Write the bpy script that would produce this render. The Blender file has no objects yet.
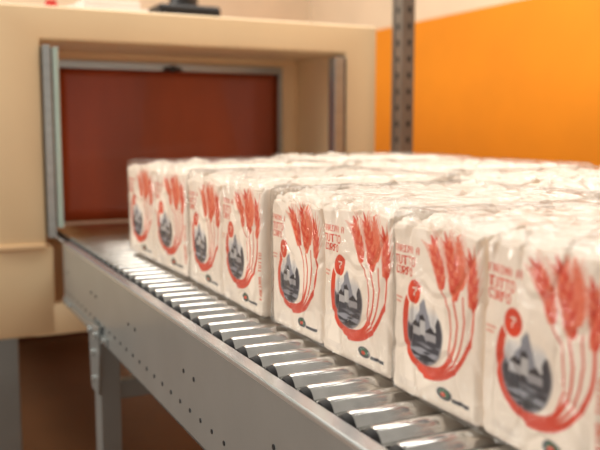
import bpy, bmesh, math, random
import numpy as np
from mathutils import Vector, Matrix, noise
random.seed(4)
S=bpy.context.scene
S.view_settings.view_transform='Standard'
S.view_settings.look='None'
RT=0.75           # height of roller tops
CZ=RT+0.29        # camera height

def lin(c):
    return tuple(((v/255)/12.92 if v/255<=0.04045 else ((v/255+0.055)/1.055)**2.4) for v in c)
def L4(c): return lin(c)+(1,)

# ---------------- materials ----------------
def mat(name,col,rough=0.5,metal=0.0,nscale=0,namt=0.0,bump=0.0,bscale=40,coat=0,stretch=None):
    m=bpy.data.materials.new(name); m.use_nodes=True
    nt=m.node_tree; b=nt.nodes['Principled BSDF']
    b.inputs['Base Color'].default_value=L4(col)
    b.inputs['Roughness'].default_value=rough
    b.inputs['Metallic'].default_value=metal
    b.inputs['Coat Weight'].default_value=coat
    tc=nt.nodes.new('ShaderNodeTexCoord')
    mp=nt.nodes.new('ShaderNodeMapping')
    nt.links.new(tc.outputs['Object'],mp.inputs['Vector'])
    if stretch: mp.inputs['Scale'].default_value=stretch
    if nscale:
        n=nt.nodes.new('ShaderNodeTexNoise'); n.inputs['Scale'].default_value=nscale; n.inputs['Detail'].default_value=6
        nt.links.new(mp.outputs['Vector'],n.inputs['Vector'])
        r=nt.nodes.new('ShaderNodeValToRGB')
        a=[max(0,v*(1-namt)) for v in lin(col)]; c=[min(1,v*(1+namt)) for v in lin(col)]
        r.color_ramp.elements[0].color=(*a,1); r.color_ramp.elements[1].color=(*c,1)
        r.color_ramp.elements[0].position=.3; r.color_ramp.elements[1].position=.7
        nt.links.new(n.outputs['Fac'],r.inputs['Fac'])
        nt.links.new(r.outputs['Color'],b.inputs['Base Color'])
    if bump:
        n2=nt.nodes.new('ShaderNodeTexNoise'); n2.inputs['Scale'].default_value=bscale; n2.inputs['Detail'].default_value=4
        nt.links.new(mp.outputs['Vector'],n2.inputs['Vector'])
        bp=nt.nodes.new('ShaderNodeBump'); bp.inputs['Strength'].default_value=bump; bp.inputs['Distance'].default_value=.004
        nt.links.new(n2.outputs['Fac'],bp.inputs['Height'])
        nt.links.new(bp.outputs['Normal'],b.inputs['Normal'])
    return m
M_orange=mat('orange_paint',(242,148,14),.6,nscale=3,namt=.05)
M_beigewall=mat('beige_wall_paint',(240,218,190),.7,nscale=3,namt=.05)
M_floor=mat('floor_resin',(112,76,48),.45,nscale=2,namt=.2)
M_cream=mat('cream_enamel',(250,220,176),.38,nscale=4,namt=.03,coat=.2)
M_cream2=mat('cream_enamel_inner',(246,210,164),.45,nscale=4,namt=.05)
M_curtain=mat('red_rubber_curtain',(170,74,38),.38,nscale=2.4,namt=.26,bump=.2,bscale=5,coat=.25,stretch=(1,2.0,.5))
M_steel=mat('galvanised_steel',(186,190,190),.3,metal=.85,nscale=60,namt=.08,stretch=(1,.1,1))
M_roller=mat('roller_zinc',(206,205,202),.16,metal=1,nscale=25,namt=.12,bump=.03,bscale=60)
M_rail=mat('grey_painted_steel',(156,162,162),.28,metal=.5,nscale=8,namt=.06,bump=.04,bscale=150,coat=.3)
M_rail_hi=mat('rail_edge_steel',(205,210,210),.25,metal=.7,nscale=30,namt=.05)
M_dark=mat('dark_rubber',(28,28,30),.6,nscale=20,namt=.2)
M_black=mat('black_plastic',(30,26,26),.4,nscale=20,namt=.1)
M_post=mat('post_grey_steel',(132,124,116),.45,metal=.4,nscale=10,namt=.1)
M_wood=mat('pallet_wood',(98,60,34),.75,nscale=6,namt=.3,stretch=(1,6,6))
M_poly=mat('polycarbonate_edge',(190,214,204),.2,metal=.2,nscale=10,namt=.05,coat=.5)
M_white=mat('white_carton',(235,225,215),.6,nscale=10,namt=.05)
M_red=mat('red_plastic',(200,50,35),.4,nscale=10,namt=.05)

M_paper=bpy.data.materials.new('printed_paper'); M_paper.use_nodes=True
nt=M_paper.node_tree; b=nt.nodes['Principled BSDF']
at=nt.nodes.new('ShaderNodeAttribute'); at.attribute_name='print'
nt.links.new(at.outputs['Color'],b.inputs['Base Color'])
b.inputs['Roughness'].default_value=.45; b.inputs['Coat Weight'].default_value=.3; b.inputs['Coat Roughness'].default_value=.16
tc=nt.nodes.new('ShaderNodeTexCoord'); n=nt.nodes.new('ShaderNodeTexNoise'); n.inputs['Scale'].default_value=28; n.inputs['Detail'].default_value=6; n.inputs['Distortion'].default_value=.8
nt.links.new(tc.outputs['Object'],n.inputs['Vector'])
bp=nt.nodes.new('ShaderNodeBump'); bp.inputs['Strength'].default_value=.45; bp.inputs['Distance'].default_value=.006
nt.links.new(n.outputs['Fac'],bp.inputs['Height']); nt.links.new(bp.outputs['Normal'],b.inputs['Normal'])
# film
M_film=bpy.data.materials.new('shrink_film'); M_film.use_nodes=True
nt=M_film.node_tree; nt.nodes.remove(nt.nodes['Principled BSDF']); out=nt.nodes['Material Output']
tr=nt.nodes.new('ShaderNodeBsdfTransparent'); gl=nt.nodes.new('ShaderNodeBsdfGlossy'); gl.inputs['Roughness'].default_value=.1
mx=nt.nodes.new('ShaderNodeMixShader'); fr=nt.nodes.new('ShaderNodeFresnel'); fr.inputs['IOR'].default_value=1.4
tc=nt.nodes.new('ShaderNodeTexCoord'); mp=nt.nodes.new('ShaderNodeMapping'); mp.inputs['Scale'].default_value=(1,2.0,.6)
n=nt.nodes.new('ShaderNodeTexNoise'); n.inputs['Scale'].default_value=18; n.inputs['Detail'].default_value=5; n.inputs['Distortion'].default_value=1.5
nt.links.new(tc.outputs['Object'],mp.inputs['Vector']); nt.links.new(mp.outputs['Vector'],n.inputs['Vector'])
bp=nt.nodes.new('ShaderNodeBump'); bp.inputs['Strength'].default_value=1; bp.inputs['Distance'].default_value=.018
nt.links.new(n.outputs['Fac'],bp.inputs['Height'])
nt.links.new(bp.outputs['Normal'],gl.inputs['Normal'])
ma=nt.nodes.new('ShaderNodeMath'); ma.operation='MULTIPLY_ADD'; ma.inputs[1].default_value=.8; ma.inputs[2].default_value=.06
mi_=nt.nodes.new('ShaderNodeMath'); mi_.operation='MINIMUM'; mi_.inputs[1].default_value=.36
nt.links.new(fr.outputs['Fac'],ma.inputs[0]); nt.links.new(ma.outputs['Value'],mi_.inputs[0]); nt.links.new(mi_.outputs['Value'],mx.inputs['Fac'])
nt.links.new(tr.outputs['BSDF'],mx.inputs[1]); nt.links.new(gl.outputs['BSDF'],mx.inputs[2]); nt.links.new(mx.outputs['Shader'],out.inputs['Surface'])

# ---------------- helpers ----------------
def link(o,parent=None):
    S.collection.objects.link(o)
    if parent: o.parent=parent
    return o
def empty(name,loc=(0,0,0)):
    e=bpy.data.objects.new(name,None); e.empty_display_size=.1; e.location=loc
    return link(e)
def bm_box(bm,x0,x1,y0,y1,z0,z1,bev=0.0,mi=0):
    r=bmesh.ops.create_cube(bm,size=1)
    vs=r['verts']
    for v in vs:
        v.co=Vector(((x0+x1)/2+v.co.x*(x1-x0),(y0+y1)/2+v.co.y*(y1-y0),(z0+z1)/2+v.co.z*(z1-z0)))
    fs=set(f for v in vs for f in v.link_faces)
    for f in fs: f.material_index=mi
    if bev>0:
        es=set(e for v in vs for e in v.link_edges)
        bmesh.ops.bevel(bm,geom=list(es),offset=bev,segments=2,affect='EDGES',profile=.5)
def bm_cyl(bm,c,axis,r,l,seg=16,mi=0,r2=None):
    rot={'X':Matrix.Rotation(math.pi/2,4,'Y'),'Y':Matrix.Rotation(math.pi/2,4,'X'),'Z':Matrix.Identity(4)}[axis]
    res=bmesh.ops.create_cone(bm,cap_ends=True,segments=seg,radius1=r,radius2=r if r2 is None else r2,depth=l,matrix=Matrix.Translation(c)@rot)
    for f in set(f for v in res['verts'] for f in v.link_faces): f.material_index=mi
def finish(bm,name,mats,parent=None,smooth=False):
    me=bpy.data.meshes.new(name); bm.to_mesh(me); bm.free()
    for m in mats: me.materials.append(m)
    if smooth:
        for p in me.polygons: p.use_smooth=True
        try: me.set_sharp_from_angle(angle=math.radians(40))
        except Exception: pass
    o=bpy.data.objects.new(name,me)
    return link(o,parent)

# ---------------- print artwork (vertex colours) ----------------
FONT={'F':["11111","10000","10000","11110","10000","10000","10000"],
'A':["01110","10001","10001","11111","10001","10001","10001"],
'R':["11110","10001","10001","11110","10100","10010","10001"],
'I':["11111","00100","00100","00100","00100","00100","11111"],
'N':["10001","11001","10101","10101","10011","10001","10001"],
'T':["11111","00100","00100","00100","00100","00100","00100"],
'U':["10001","10001","10001","10001","10001","10001","01110"],
'O':["01110","10001","10001","10001","10001","10001","01110"],
'C':["01111","10000","10000","10000","10000","10000","01111"],
'P':["11110","10001","10001","11110","10000","10000","10000"],
'7':["11111","00001","00010","00100","01000","01000","01000"],' ':["00000"]*7}
CREAM=np.array(lin((250,234,217))); RED=np.array(lin((222,68,36))); PINK=np.array(lin((234,116,82)))
DARK=np.array(lin((48,48,56))); GREEN=np.array(lin((50,100,68)))
def clip01(a): return np.clip(a,0,1)
def seg_d(x,y,ax,ay,bx,by):
    dx,dy=bx-ax,by-ay; t=clip01(((x-ax)*dx+(y-ay)*dy)/(dx*dx+dy*dy+1e-12))
    return np.hypot(x-ax-t*dx,y-ay-t*dy),t
def bez(p0,p1,p2,n=14):
    return [((1-t)**2*p0[0]+2*t*(1-t)*p1[0]+t*t*p2[0],(1-t)**2*p0[1]+2*t*(1-t)*p1[1]+t*t*p2[1]) for t in [i/n for i in range(n+1)]]
def art(Sx,T,side=False,w=.006):
    x=Sx*.85; y=T
    C=np.tile(CREAM,(x.size,1))
    def over(col,m):
        nonlocal C
        m=clip01(m)[:,None]; C=C*(1-m)+col*m
    def sm(d,w=w): return clip01(.5-d/w)
    def stroke(pts,r0,r1,col,al=1):
        m=np.zeros_like(x)
        n=len(pts)-1
        for i in range(n):
            d,t=seg_d(x,y,*pts[i],*pts[i+1]); r=r0+(r1-r0)*(i+t)/n
            m=np.maximum(m,sm(d-r))
        over(col,m*al)
    def text(s,x0,y0,ch,col,rot=False,cw=1.0):
        px=ch/7
        X,Y=(x,y)
        if rot: X,Y=(-(y)+y0+x0, x-x0+y0)
        m=np.zeros_like(x)
        for ox in (-.3,0,.3):
            i0=np.floor((X-x0)/(px*cw)+ox).astype(int); j0=np.floor((Y-y0)/px).astype(int)
            ci=i0//6; cj=i0%6
            for k,chh in enumerate(s):
                g=np.array([[int(c) for c in r]+[0] for r in FONT[chh]])
                sel=(ci==k)&(j0>=0)&(j0<7)
                m[sel]=np.maximum(m[sel],g[j0[sel],cj[sel]])
        over(col,m)
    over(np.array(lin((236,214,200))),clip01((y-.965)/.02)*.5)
    # crescent (thick at the lower left)
    d1=np.hypot(x-.385,y-.575)-.25; d2=np.hypot(x-.420,y-.55)-.220
    over(RED,sm(np.maximum(d1,-d2))*clip01((y-.40)/.03))
    # round mill picture : misty sky, irregular trees, cottages, mill pond
    cx,cy,r=.365,.595,.178
    d=np.hypot(x-cx,y-cy)-r
    vign=sm(d+.004,.022)
    g=np.array([noise.noise((a*12,b_*10,1.7))+.45*noise.noise((a*34,b_*34,5)) for a,b_ in zip(x,y)])
    st=np.array([noise.noise((a*10,b_*55,3.7)) for a,b_ in zip(x,y)])
    yy=y-cy
    over(np.array(lin((214,210,208))),vign*clip01((yy+.15)/.06))
    hills=clip01((yy+.085+.07*np.sin(x*22)+.05*g)/.02)
    over(np.array(lin((142,142,150))),vign*hills)
    tree=clip01((yy+.02+.11*g-.05*np.cos(x*30))/.02)
    over(np.array(lin((62,62,70))),vign*tree)
    over(np.array(lin((150,150,158))),vign*clip01((yy-.055)/.02)*clip01(st*2.2+.45))
    over(DARK*.7,vign*clip01((yy-.09)/.03)*clip01(-st*3+.3))
    def house(a,b_,ww,hh,wc,rc=np.array(lin((44,42,48)))):
        over(wc,sm(np.maximum(np.abs(x-a)-ww*.5,np.abs(y-b_)-hh*.5)))
        t=(y-(b_-hh*.5-.035))/.035
        over(rc,sm(np.maximum(np.abs(x-a)-ww*.62*t,np.maximum(-(y-(b_-hh*.5-.035)),y-(b_-hh*.5)))))
    house(.285,.60,.09,.045,np.array(lin((176,172,172)))); house(.43,.615,.10,.04,np.array(lin((160,156,158)))); house(.355,.575,.05,.08,np.array(lin((190,186,184))))
    # sweeping stems
    stroke(bez((.385,.822),(.64,.82),(.745,.62),14)+bez((.745,.62),(.80,.52),(.77,.38),6)[1:],.021,.009,RED)
    stroke(bez((.46,.80),(.62,.75),(.66,.58),14)+[(.665,.50),(.625,.38)],.011,.007,RED)
    stroke(bez((.52,.785),(.68,.72),(.71,.56),12)+[(.72,.48),(.70,.36)],.008,.006,RED)
    stroke(bez((.56,.73),(.61,.66),(.615,.54),12)+[(.595,.44),(.51,.33)],.007,.005,RED)
    def ear(base,ctrl,tip,n=8,sz=.045,c1=RED,c2=PINK):
        P=bez(base,ctrl,tip,n)
        stroke(P,.016,.010,c1)
        for i in range(n):
            p=P[i]; q=P[i+1]; dx,dy=q[0]-p[0],q[1]-p[1]; l=math.hypot(dx,dy); dx/=l; dy/=l
            nx,ny=-dy,dx
            k=sz*(1.0-.5*abs(i-n*.35)/n)
            for sgn in (-1,1):
                a=(p[0]+nx*sgn*k*.30,p[1]+ny*sgn*k*.30)
                b2=(a[0]+dx*k*1.15+nx*sgn*k*.62,a[1]+dy*k*1.15+ny*sgn*k*.62)
                stroke([a,b2],k*.38,k*.12,c1 if (i+(sgn>0))%2 else c2,1)
                stroke([b2,(b2[0]+dx*.06+nx*sgn*.026,b2[1]+dy*.06+ny*sgn*.026)],.0035,.002,c2,.8)
        stroke([P[-1],(P[-1][0]+dx*.045,P[-1][1]+dy*.045)],.014,.004,c1)
    ear((.68,.31),(.69,.2),(.64,.07),7,.040,PINK,PINK*1.05)
    ear((.525,.33),(.49,.19),(.39,.11),7,.050)
    ear((.77,.39),(.79,.26),(.745,.15),6,.046)
    ear((.635,.37),(.63,.21),(.54,.08),8,.052)
    # round badge
    over(CREAM,sm(np.hypot(x-.265,y-.395)-.078)); over(RED,sm(np.hypot(x-.265,y-.395)-.066)); text('7',.249,.371,.048,CREAM)
    # lettering
    text('FARINA A',.04,.155,.040,RED,cw=.95); text('TUTTO',.045,.212,.050,RED,cw=1.05); text('CORPO',.045,.274,.044,RED,cw=1.05)
    stroke([(.05,.45),(.13,.45)],.005,.005,PINK,.8); stroke([(.05,.475),(.11,.475)],.005,.005,PINK,.8)
    # bottom emblem
    over(DARK,sm(np.hypot((x-.55)/1.9,(y-.885))-.034))
    over(GREEN,sm(np.hypot((x-.55)/1.8,(y-.882))-.024)); over(RED,sm(np.hypot((x-.54)/1.7,(y-.89))-.012)); over(DARK,sm(np.maximum(np.abs(x-.69)-.075,np.abs(y-.903)-.010)))
    for k in range(3): stroke([(.10,.90+k*.014),(.27,.90+k*.014)],.002,.002,np.array(lin((180,160,155))),.5)
    if side: text('FARINA TUTTO',.80,.86,.035,PINK,True)
    return C
def art_side(Sx,T):
    x=Sx*.45; y=T
    C=np.tile(CREAM,(x.size,1))
    rows=np.floor(y*26).astype(int); h=np.sin(rows*12.9898+np.floor(x*20)*4.1)*43758.5; h=h-np.floor(h)
    m=((rows%2)==0)&(x>.1)&(x<.34)&(y>.2)&(y<.85)&(h>.35)
    C[m]=PINK
    return C

# ---------------- bag mesh ----------------
W,D,H=.172,.090,.200
def fbm(p,sc,seed):
    return noise.noise((p[0]*sc+seed,p[1]*sc+seed*1.7,p[2]*sc-seed))
def bag_mesh(name,seed,nf,nl,side=False):
    hw,hd,hh=W/2,D/2,H/2; r=.011
    V=[];F=[];COL=[]
    def add(face,na,nb):
        base=len(V)
        A,B=np.meshgrid(np.linspace(-1,1,na),np.linspace(-1,1,nb)); A=A.ravel();B=B.ravel()
        if face=='front': P=np.stack([A*hw,-hd*np.ones_like(A),B*hh],1)
        if face=='back': P=np.stack([-A*hw,hd*np.ones_like(A),B*hh],1)
        if face=='right': P=np.stack([hw*np.ones_like(A),A*hd,B*hh],1)
        if face=='left': P=np.stack([-hw*np.ones_like(A),-A*hd,B*hh],1)
        if face=='top': P=np.stack([A*hw,B*hd,hh*np.ones_like(A)],1)
        if face=='bottom': P=np.stack([A*hw,-B*hd,-hh*np.ones_like(A)],1)
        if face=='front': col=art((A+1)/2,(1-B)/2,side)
        elif face=='right': col=art_side((A+1)/2,(1-B)/2)
        else: col=np.tile(CREAM,(A.size,1))
        h=np.array([hw,hd,hh]); inner=np.clip(P,-(h-r),h-r); d=P-inner; ln=np.linalg.norm(d,axis=1)[:,None]
        N=d/ln; Q=inner+r*N
        X=P[:,0]/hw; Y=P[:,1]/hd; Z=P[:,2]/hh
        bul=.004*(1-X**2)*(1-np.abs(Z)**3)
        Q[:,1]-=np.where(Y<=-.99,bul,0)
        k=1+.012*np.cos((Z+.4)*1.6); Q[:,0]*=k-.012
        up=clip01((Z-.75)/.25)
        Q[:,2]+=up*(.006*np.exp(-((Y-.15)/.22)**2)-.004*X**2-.003*(Y**4)+ .0015*np.sin(X*3+seed))
        for i in range(len(Q)):
            p=Q[i]
            a=fbm(p,16,seed)*.0022+fbm(p,40,seed+9)*.0009
            c=abs(fbm((p[0],p[1],p[2]*.6),22,seed+20)); a+=-.0020*max(0,1-c*8)
            if Z[i]>.9:
                c=abs(fbm((p[0]*.5,p[1]*1.4,p[2]*1.5),38,seed+33)); a+=-.0014*max(0,1-c*6)
                a*=2.6
            elif Z[i]>.7: a*=1+1.6*(Z[i]-.7)/.2
            if Z[i]<-.95: a*=.1
            V.append(tuple(p+N[i]*a))
        COL.append(col)
        for j in range(nb-1):
            for i in range(na-1):
                a=base+j*na+i; F.append((a,a+1,a+na+1,a+na))
    add('front',*nf)
    for f in ('back','left'): add(f,nl,nl)
    add('right',nl*2,nl*2)
    add('top',nl*3,nl*2); add('bottom',6,6)
    me=bpy.data.meshes.new(name); me.from_pydata(V,[],F); me.materials.append(M_paper)
    for p in me.polygons: p.use_smooth=True
    at=me.color_attributes.new('print','FLOAT_COLOR','POINT')
    C=np.concatenate(COL); C=np.concatenate([C,np.ones((len(C),1))],1).astype(np.float32)
    at.data.foreach_set('color',C.ravel())
    me.update(); return me
HI=[bag_mesh('bag_print_a',1.3,(200,234),20),bag_mesh('bag_print_b',4.9,(200,234),20,True),bag_mesh('bag_print_c',8.2,(200,234),20)]
LO=[bag_mesh('bag_plain_%d'%i,11+i*3.1,(34,40),16) for i in range(4)]

def film_mesh(name,w,d,h,seed):
    bm=bmesh.new(); bmesh.ops.create_cube(bm,size=1)
    bmesh.ops.subdivide_edges(bm,edges=bm.edges[:],cuts=36,use_grid_fill=True)
    hv=Vector((w/2,d/2,h/2)); r=.011
    for v in bm.verts:
        p=Vector((v.co.x*w,v.co.y*d,v.co.z*h))
        inn=Vector([max(-(hv[k]-r),min(hv[k]-r,p[k])) for k in range(3)])
        dd=(p-inn); nn=dd.normalized() if dd.length>0 else Vector((0,0,1))
        q=inn+nn*r
        a=noise.noise((q.x*14+seed,q.y*22,q.z*14))*.0015+abs(noise.noise((q.x*35+seed,q.y*35,q.z*20)))*.0015
        if q.z<-h/2+.01: a=0
        v.co=q+nn*a
    me=bpy.data.meshes.new(name); bm.to_mesh(me); bm.free(); me.materials.append(M_film)
    for p in me.polygons: p.use_smooth=True
    return me
FILM=[film_mesh('film_%d'%i,2*W+.003,4*.0912+.006,H+.008,i*7.7+1) for i in range(3)]

def bundle(x0,x1,y0,h,hi,rot=0,k=0):
    cx=(x0+x1)/2; sx=(x1-x0)/(2*W+.003); depth=.365
    e=empty('flour_bag_bundle',(cx,y0+depth/2,RT+.001)); e.rotation_euler=(0,0,math.radians(rot)); e.scale=(sx,1,h/H)
    n=0
    for c in range(2):
        for r_ in range(4):
            me=(HI[(c+k)%3] if (hi and r_==0) else LO[(c*3+r_+k)%4])
            if hi==2 and r_==0: me=HI[1] if c==1 else HI[0]
            n+=1
            o=bpy.data.objects.new('bag_%d'%n,me); link(o,e)
            o.location=((c-.5)*W,-depth/2+.0456+r_*.0912,H/2+.0015)
            o.rotation_euler=(random.uniform(-.5,.5)*.012,random.uniform(-1,1)*.014,random.uniform(-1,1)*.016)
            o.scale=(1,1,random.uniform(.98,1.015))
    o=bpy.data.objects.new('shrink_film',FILM[k%3]); link(o,e); o.location=(0,0,H/2+.0045)
    return e
bundle(-1.925,-1.500,.482,.213,1,0.6,0)
bundle(-1.486,-1.122,.484,.207,2,-0.5,1)
bundle(-1.106,-.772,.488,.199,1,0.5,2)
bundle(-.758,-.440,.480,.197,1,-.8,0)
bundle(-.430,-.105,.482,.197,1,.4,1)
xs=-1.95
for i in range(5):
    w=.372 if i<2 else .35
    bundle(xs,xs+w,.862,(.220,.216,.211,.209,.205)[i],0,random.uniform(-.6,.6),i)
    xs+=w+.011

# ---------------- conveyor ----------------
conv=empty('roller_conveyor',(0,0,0))
mc=empty('shrink_wrap_tunnel',(0,0,0))
YN,YF=.375,1.300
X0,X1=-2.215,.45
RR=.0180
def roller(bm,x):
    prof=[(YN+.012,.0),(YN+.012,.006),(YN+.022,.006),(YN+.022,.013),(YN+.025,.0152),(YN+.029,.0160),(YN+.030,RR-.0015),(YN+.0325,RR),
          (YF-.0325,RR),(YF-.030,RR-.0015),(YF-.029,.0160),(YF-.022,.013),(YF-.022,.006),(YF-.012,.006),(YF-.012,0)]
    seg=28; rings=[]
    for (y,r) in prof:
        rings.append([bm.verts.new((x+max(r,.0004)*math.cos(2*math.pi*i/seg),y,RT-RR+max(r,.0004)*math.sin(2*math.pi*i/seg))) for i in range(seg)])
    for k in range(len(rings)-1):
        mi=1 if (2<=k<=5 or 8<=k<=11) else 0
        for i in range(seg):
            f=bm.faces.new((rings[k][i],rings[k][(i+1)%seg],rings[k+1][(i+1)%seg],rings[k+1][i])); f.material_index=mi
bmA=bmesh.new(); bmB=bmesh.new(); x=-2.56; RX=[]
PITCH=.0485
while x<.42:
    if x<-2.232: roller(bmB,x-.006)
    else: roller(bmA,x); RX.append(x)
    x+=PITCH
for q,nm,pa in ((bmA,'rollers',conv),(bmB,'infeed_rollers',mc)):
    bmesh.ops.recalc_face_normals(q,faces=q.faces)
    finish(q,nm,[M_roller,M_dark],pa,True)
def rail(yo,s,nm):
    bm=bmesh.new(); zt=RT-.006; zb=RT-.172; t=.004
    def bx(ya,yb,za,zb_,mi=0,bev=.0012,xa=X0,xb=X1): bm_box(bm,xa,xb,min(ya,yb),max(ya,yb),za,zb_,bev,mi)
    bx(yo,yo+s*t,zb,zt)
    bx(yo,yo+s*.020,zt-t,zt+.0005,1)
    bx(yo,yo+s*.034,zb-.0005,zb+t)
    bx(yo-s*.0012,yo+s*.001,zt-.006,zt-.001,1,0)
    bx(yo+s*.008,yo+s*.012,zt-.05,zt-.010,2,.0005)
    for k,x in enumerate(RX):
        if x<X0+.03: continue
        bm_cyl(bm,(x,yo-s*.0003,RT-.132),'Y',.0036,.0014,12,2)
        if k%7 in (0,1): bm_cyl(bm,(x+.02,yo-s*.0003,RT-.078),'Y',.0036,.0014,12,2)
    return finish(bm,nm,[M_rail,M_rail_hi,M_dark],conv,False)
rail(YN,1,'rail_near'); rail(YF,-1,'rail_far')
bm=bmesh.new()
bm_box(bm,-2.215,-1.70,YN-.004,YN-.0002,RT-.166,RT-.150,.001)
for xx in (-2.17,-2.12,-1.86,-1.80,-1.72):
    bm_cyl(bm,(xx,YN-.006,RT-.158),'Y',.006,.008,6,1)
finish(bm,'joint_plate',[M_rail,M_rail_hi],conv)
def leg(xc,yo,s,nm):
    bm=bmesh.new()
    pr=[(-.05,-.135),(.05,-.135),(.05,-.20),(.034,-.29),(-.034,-.29),(-.05,-.20)]
    f0=[];f1=[]
    for (a,z) in pr:
        f0.append(bm.verts.new((xc+a,yo-s*.010,RT+z))); f1.append(bm.verts.new((xc+a,yo-s*.004,RT+z)))
    bm.faces.new(f0); bm.faces.new(f1[::-1])
    for i in range(6): bm.faces.new((f0[i],f0[(i+1)%6],f1[(i+1)%6],f1[i]))
    bm_box(bm,xc-.032,xc+.032,yo-s*.004 if s>0 else yo-.0,yo+.001 if s>0 else yo+.004,.03,RT-.14,.001)
    for a in (-.032,.029):
        bm_box(bm,xc+a,xc+a+.003,min(yo,yo+s*.04),max(yo,yo+s*.04),.03,RT-.176,.001)
    bm_box(bm,xc-.045,xc+.045,min(yo-s*.01,yo+s*.05),max(yo-s*.01,yo+s*.05),.0,.008,.001)
    bm_cyl(bm,(xc,yo+s*.02,.02),'Z',.012,.04,12)
    for (a,z) in ((-.03,-.155),(.03,-.155),(0,-.20),(0,-.26)):
        bm_cyl(bm,(xc+a,yo-s*.013,RT+z),'Y',.0075,.008,6,1)
    bmesh.ops.recalc_face_normals(bm,faces=bm.faces)
    finish(bm,nm,[M_rail,M_rail_hi],conv)
for i,xc in enumerate((-1.80,-.25)):
    leg(xc,YN,1,'leg_near_%d'%(i+1)); leg(xc,YF,-1,'leg_far_%d'%(i+1))
    bm=bmesh.new(); bm_box(bm,xc-.02,xc+.02,YN+.002,YF-.002,.44,.48,.003)
    bm_box(bm,xc-.02,xc+.02,YN+.002,YF-.002,.16,.20,.003); finish(bm,'cross_brace_%d'%(i+1),[M_rail],conv)

# ---------------- shrink tunnel machine ----------------
XF=-2.25; XI=-2.60; YL,YR=.215,1.36; OL,OR=.340,1.250
ZT=CZ+.322; ZO=CZ+.235; ZB=RT-.02
bm=bmesh.new()
pr=[(YL,ZB),(YL,ZT),(YR,ZT),(YR,ZB),(OR,ZB),(OR,ZO),(OL,ZO),(OL,ZB)]
fv=[bm.verts.new((XF,y,z)) for y,z in pr]; bv=[bm.verts.new((XI,y,z)) for y,z in pr]
bm.faces.new(fv); bm.faces.new(bv[::-1])
for i in range(8): bm.faces.new((fv[i],bv[i],bv[(i+1)%8],fv[(i+1)%8]))
bmesh.ops.recalc_face_normals(bm,faces=bm.faces)
bmesh.ops.bevel(bm,geom=bm.edges[:],offset=.008,segments=3,affect='EDGES',profile=.5)
finish(bm,'hood',[M_cream],mc,True)
bm=bmesh.new()
bm_box(bm,-4.1,XI,YL+.01,YR-.01,RT+.50,ZT+.012,.012)
bm_box(bm,-4.1,XI,YL+.01,.44,RT-.05,RT+.52,.008)
bm_box(bm,-4.1,XI,1.19,YR-.01,RT-.05,RT+.52,.008)
finish(bm,'chamber',[M_cream2],mc,True)
bm=bmesh.new()
bm_box(bm,-4.1,XF-.01,-.05,.36,RT-.267,RT-.02,.012)
bm_box(bm,-4.1,XF-.01,1.32,YR+.02,RT-.267,RT-.02,.012)
bm_box(bm,-4.1,-2.64,.30,1.34,RT-.267,RT-.05,.012)
bm_box(bm,-2.30,XF-.012,.3,1.34,RT-.267,RT-.18,.006)
finish(bm,'base_cabinet',[M_cream],mc,True)
bm=bmesh.new()
bm_box(bm,XI,XF+.006,YL-.01,OL-.002,RT-.024,RT-.012,.002)
finish(bm,'base_ledge',[M_cream2],mc)
bm=bmesh.new()
bm_box(bm,-3.6,-2.64,YL+.0,YL+.0105,RT+.10,RT+.42,.003)
finish(bm,'side_window',[M_curtain],mc)
bm=bmesh.new(); y=.445
nx=24;nz=12
g=[[bm.verts.new((XI-.02+.006*math.sin(a/nx*7)+.008*(1-b/nz)*math.sin(a/nx*4+1),y+.74*a/nx,RT+.004+(.49)*b/nz)) for a in range(nx+1)] for b in range(nz+1)]
for b_ in range(nz):
    for a in range(nx): bm.faces.new((g[b_][a],g[b_][a+1],g[b_+1][a+1],g[b_+1][a]))
o=finish(bm,'heat_curtain',[M_curtain],mc,True); o.modifiers.new('t','SOLIDIFY').thickness=.003
bm=bmesh.new()
bm_box(bm,XI-.005,XI+.012,.43,1.19,RT+.478,RT+.502,.002)
bm_box(bm,XI-.002,XI+.008,1.178,1.192,RT+.0,RT+.49,.002)
finish(bm,'curtain_rail',[M_steel],mc)
bm=bmesh.new(); bm_cyl(bm,(XI+.016,.80,RT+.484),'X',.012,.02,12); bm_box(bm,XI+.01,XI+.02,.77,.83,RT+.478,RT+.49,.001); finish(bm,'curtain_latch',[M_black],mc)
bm=bmesh.new()
bm_box(bm,XF-.05,XF+.014,OL+.004,OL+.024,RT+.004,ZO-.015,.002,0)
bm_box(bm,XF-.03,XF+.018,OL+.028,OL+.044,RT+.03,ZO-.02,.002,1)
bm_box(bm,XF-.03,XF+.012,OR-.045,OR-.012,RT+.004,ZO-.015,.002,0)
bm_box(bm,XF-.04,XF+.006,OR-.010,OR-.002,RT+.004,ZO-.015,.001,2)
finish(bm,'mouth_side_guides',[M_steel,M_poly,M_dark],mc)
bm=bmesh.new()
for (xx,yy) in ((-2.30,.185),(-2.30,1.30),(-4.0,.20),(-4.0,1.30)):
    bm_box(bm,xx-.035,xx+.035,yy-.005,yy+.075,.02,RT-.262,.004)
    bm_cyl(bm,(xx,yy+.035,.012),'Z',.04,.024,16)
bm_box(bm,-4.0,-2.30,.2,.25,.20,.25,.003); bm_box(bm,-4.0,-2.30,1.30,1.35,.20,.25,.003)
finish(bm,'stand_legs',[M_rail],mc)
bm=bmesh.new(); bm_box(bm,-2.95,-2.72,.80,1.02,ZT+.012,ZT+.10,.01); bm_cyl(bm,(-2.80,.91,ZT+.12),'Z',.05,.05,16); bm_box(bm,-2.90,-2.66,.78,1.06,ZT+.012,ZT+.03,.004)
finish(bm,'fan_motor',[M_black],mc,False)
bm=bmesh.new(); bm_box(bm,-2.95,-2.70,.50,.76,ZT+.012,ZT+.07,.004); bm_box(bm,-2.92,-2.73,.55,.74,ZT+.07,ZT+.10,.006); finish(bm,'junction_box',[M_white],mc)
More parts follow.
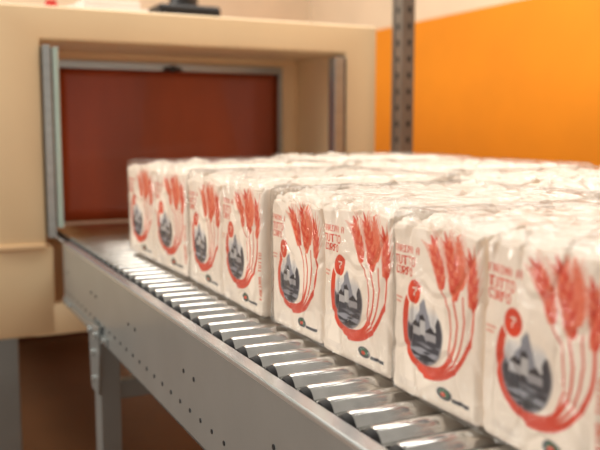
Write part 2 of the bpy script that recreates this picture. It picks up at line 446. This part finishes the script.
bm=bmesh.new(); bm_cyl(bm,(-2.66,.44,ZT+.03),'Z',.018,.036,16); bm_cyl(bm,(-2.66,.44,ZT+.06),'Z',.022,.03,16,r2=.016); finish(bm,'emergency_button',[M_red],mc)

# ---------------- post ----------------
bm=bmesh.new()
px,py=-2.21,1.415; hw=.029
bm_box(bm,px-hw,px+hw,py-.002,py+.001,0,2.6,.0005)
bm_box(bm,px-hw,px-hw+.003,py,py+.04,0,2.6,.0005); bm_box(bm,px+hw-.003,px+hw,py,py+.04,0,2.6,.0005)
bm_box(bm,px-hw-.001,px-hw+.009,py-.006,py-.002,0,2.6,.0005); bm_box(bm,px+hw-.009,px+hw+.001,py-.006,py-.002,0,2.6,.0005)
z=.05
while z<2.55:
    bm_box(bm,px-.006,px+.006,py-.0032,py-.0018,z,z+.018,0,1); bm_box(bm,px+hw-.0005,px+hw+.0008,py+.015,py+.026,z,z+.018,0,1); z+=.05
bm_box(bm,px-.06,px+.06,py-.02,py+.07,0,.008,.001)
finish(bm,'perforated_rack_post',[M_post,M_dark])

# ---------------- room ----------------
bm=bmesh.new(); bm_box(bm,-5.2,2.2,-3.0,2.62,-.1,0); finish(bm,'floor',[M_floor])
bm=bmesh.new(); bm_box(bm,-5.2,2.2,2.6,2.7,0,CZ+.594,0,0); bm_box(bm,-5.2,2.2,2.602,2.7,CZ+.594,3.2,0,1); finish(bm,'wall_right',[M_orange,M_beigewall])
bm=bmesh.new(); bm_box(bm,-5.3,-5.2,-3.0,2.7,0,3.2,0,0); finish(bm,'wall_back',[M_beigewall])
pal=empty('wooden_pallet',(0,0,0))
bm=bmesh.new()
for lay in range(3):
    z0=lay*.145
    for k in range(6): bm_box(bm,-4.95,-4.15,-.3+k*.22,-.3+k*.22+.15,z0+.122,z0+.144,.003)
    for xx in (-4.95,-4.6,-4.25):
        bm_box(bm,xx,xx+.1,-.3,.95,z0+.10,z0+.122,.003)
        for yy in (-.3,.25,.83): bm_box(bm,xx,xx+.1,yy,yy+.12,z0+.02,z0+.10,.003)
        bm_box(bm,xx,xx+.1,-.3,.95,z0+.0,z0+.02,.002)
finish(bm,'stacked_slats',[M_wood],pal)

# ---------------- lights ----------------
def area(name,loc,target,size,power,col,sy=None):
    l=bpy.data.lights.new(name,'AREA'); l.shape='RECTANGLE'; l.size=size; l.size_y=sy or size; l.energy=power; l.color=col
    o=bpy.data.objects.new(name,l); o.location=loc; o.rotation_euler=(Vector(target)-Vector(loc)).to_track_quat('-Z','Y').to_euler(); link(o)
area('window_light',(-2.2,-2.6,2.2),(-1.1,.6,.85),2.0,90,(1,.95,.87),1.4)
area('ceiling_light_1',(-1.9,1.6,2.8),(-1.2,1.0,0),.8,33,(1,.96,.89),2.0)
area('ceiling_light_2',(-3.4,.8,3.1),(-3.0,.8,0),1.2,42,(1,.93,.82),2.0)
w=bpy.data.worlds.new('world'); S.world=w; w.use_nodes=True
bg=w.node_tree.nodes['Background']; bg.inputs['Color'].default_value=(1,.92,.81,1); bg.inputs['Strength'].default_value=.5

# ---------------- camera ----------------
cam=bpy.data.cameras.new('camera'); co=bpy.data.objects.new('camera',cam); link(co)
th=math.radians(25.9); ph=math.radians(6.61)
Fv=Vector((-math.cos(th)*math.cos(ph),math.sin(th)*math.cos(ph),-math.sin(ph)))
co.location=(0,0,CZ); co.rotation_euler=Fv.to_track_quat('-Z','Y').to_euler()
cam.sensor_width=36; cam.lens=820/600*36; cam.clip_start=.02
cam.dof.use_dof=True; cam.dof.focus_distance=1.06; cam.dof.aperture_fstop=4.0
S.camera=co
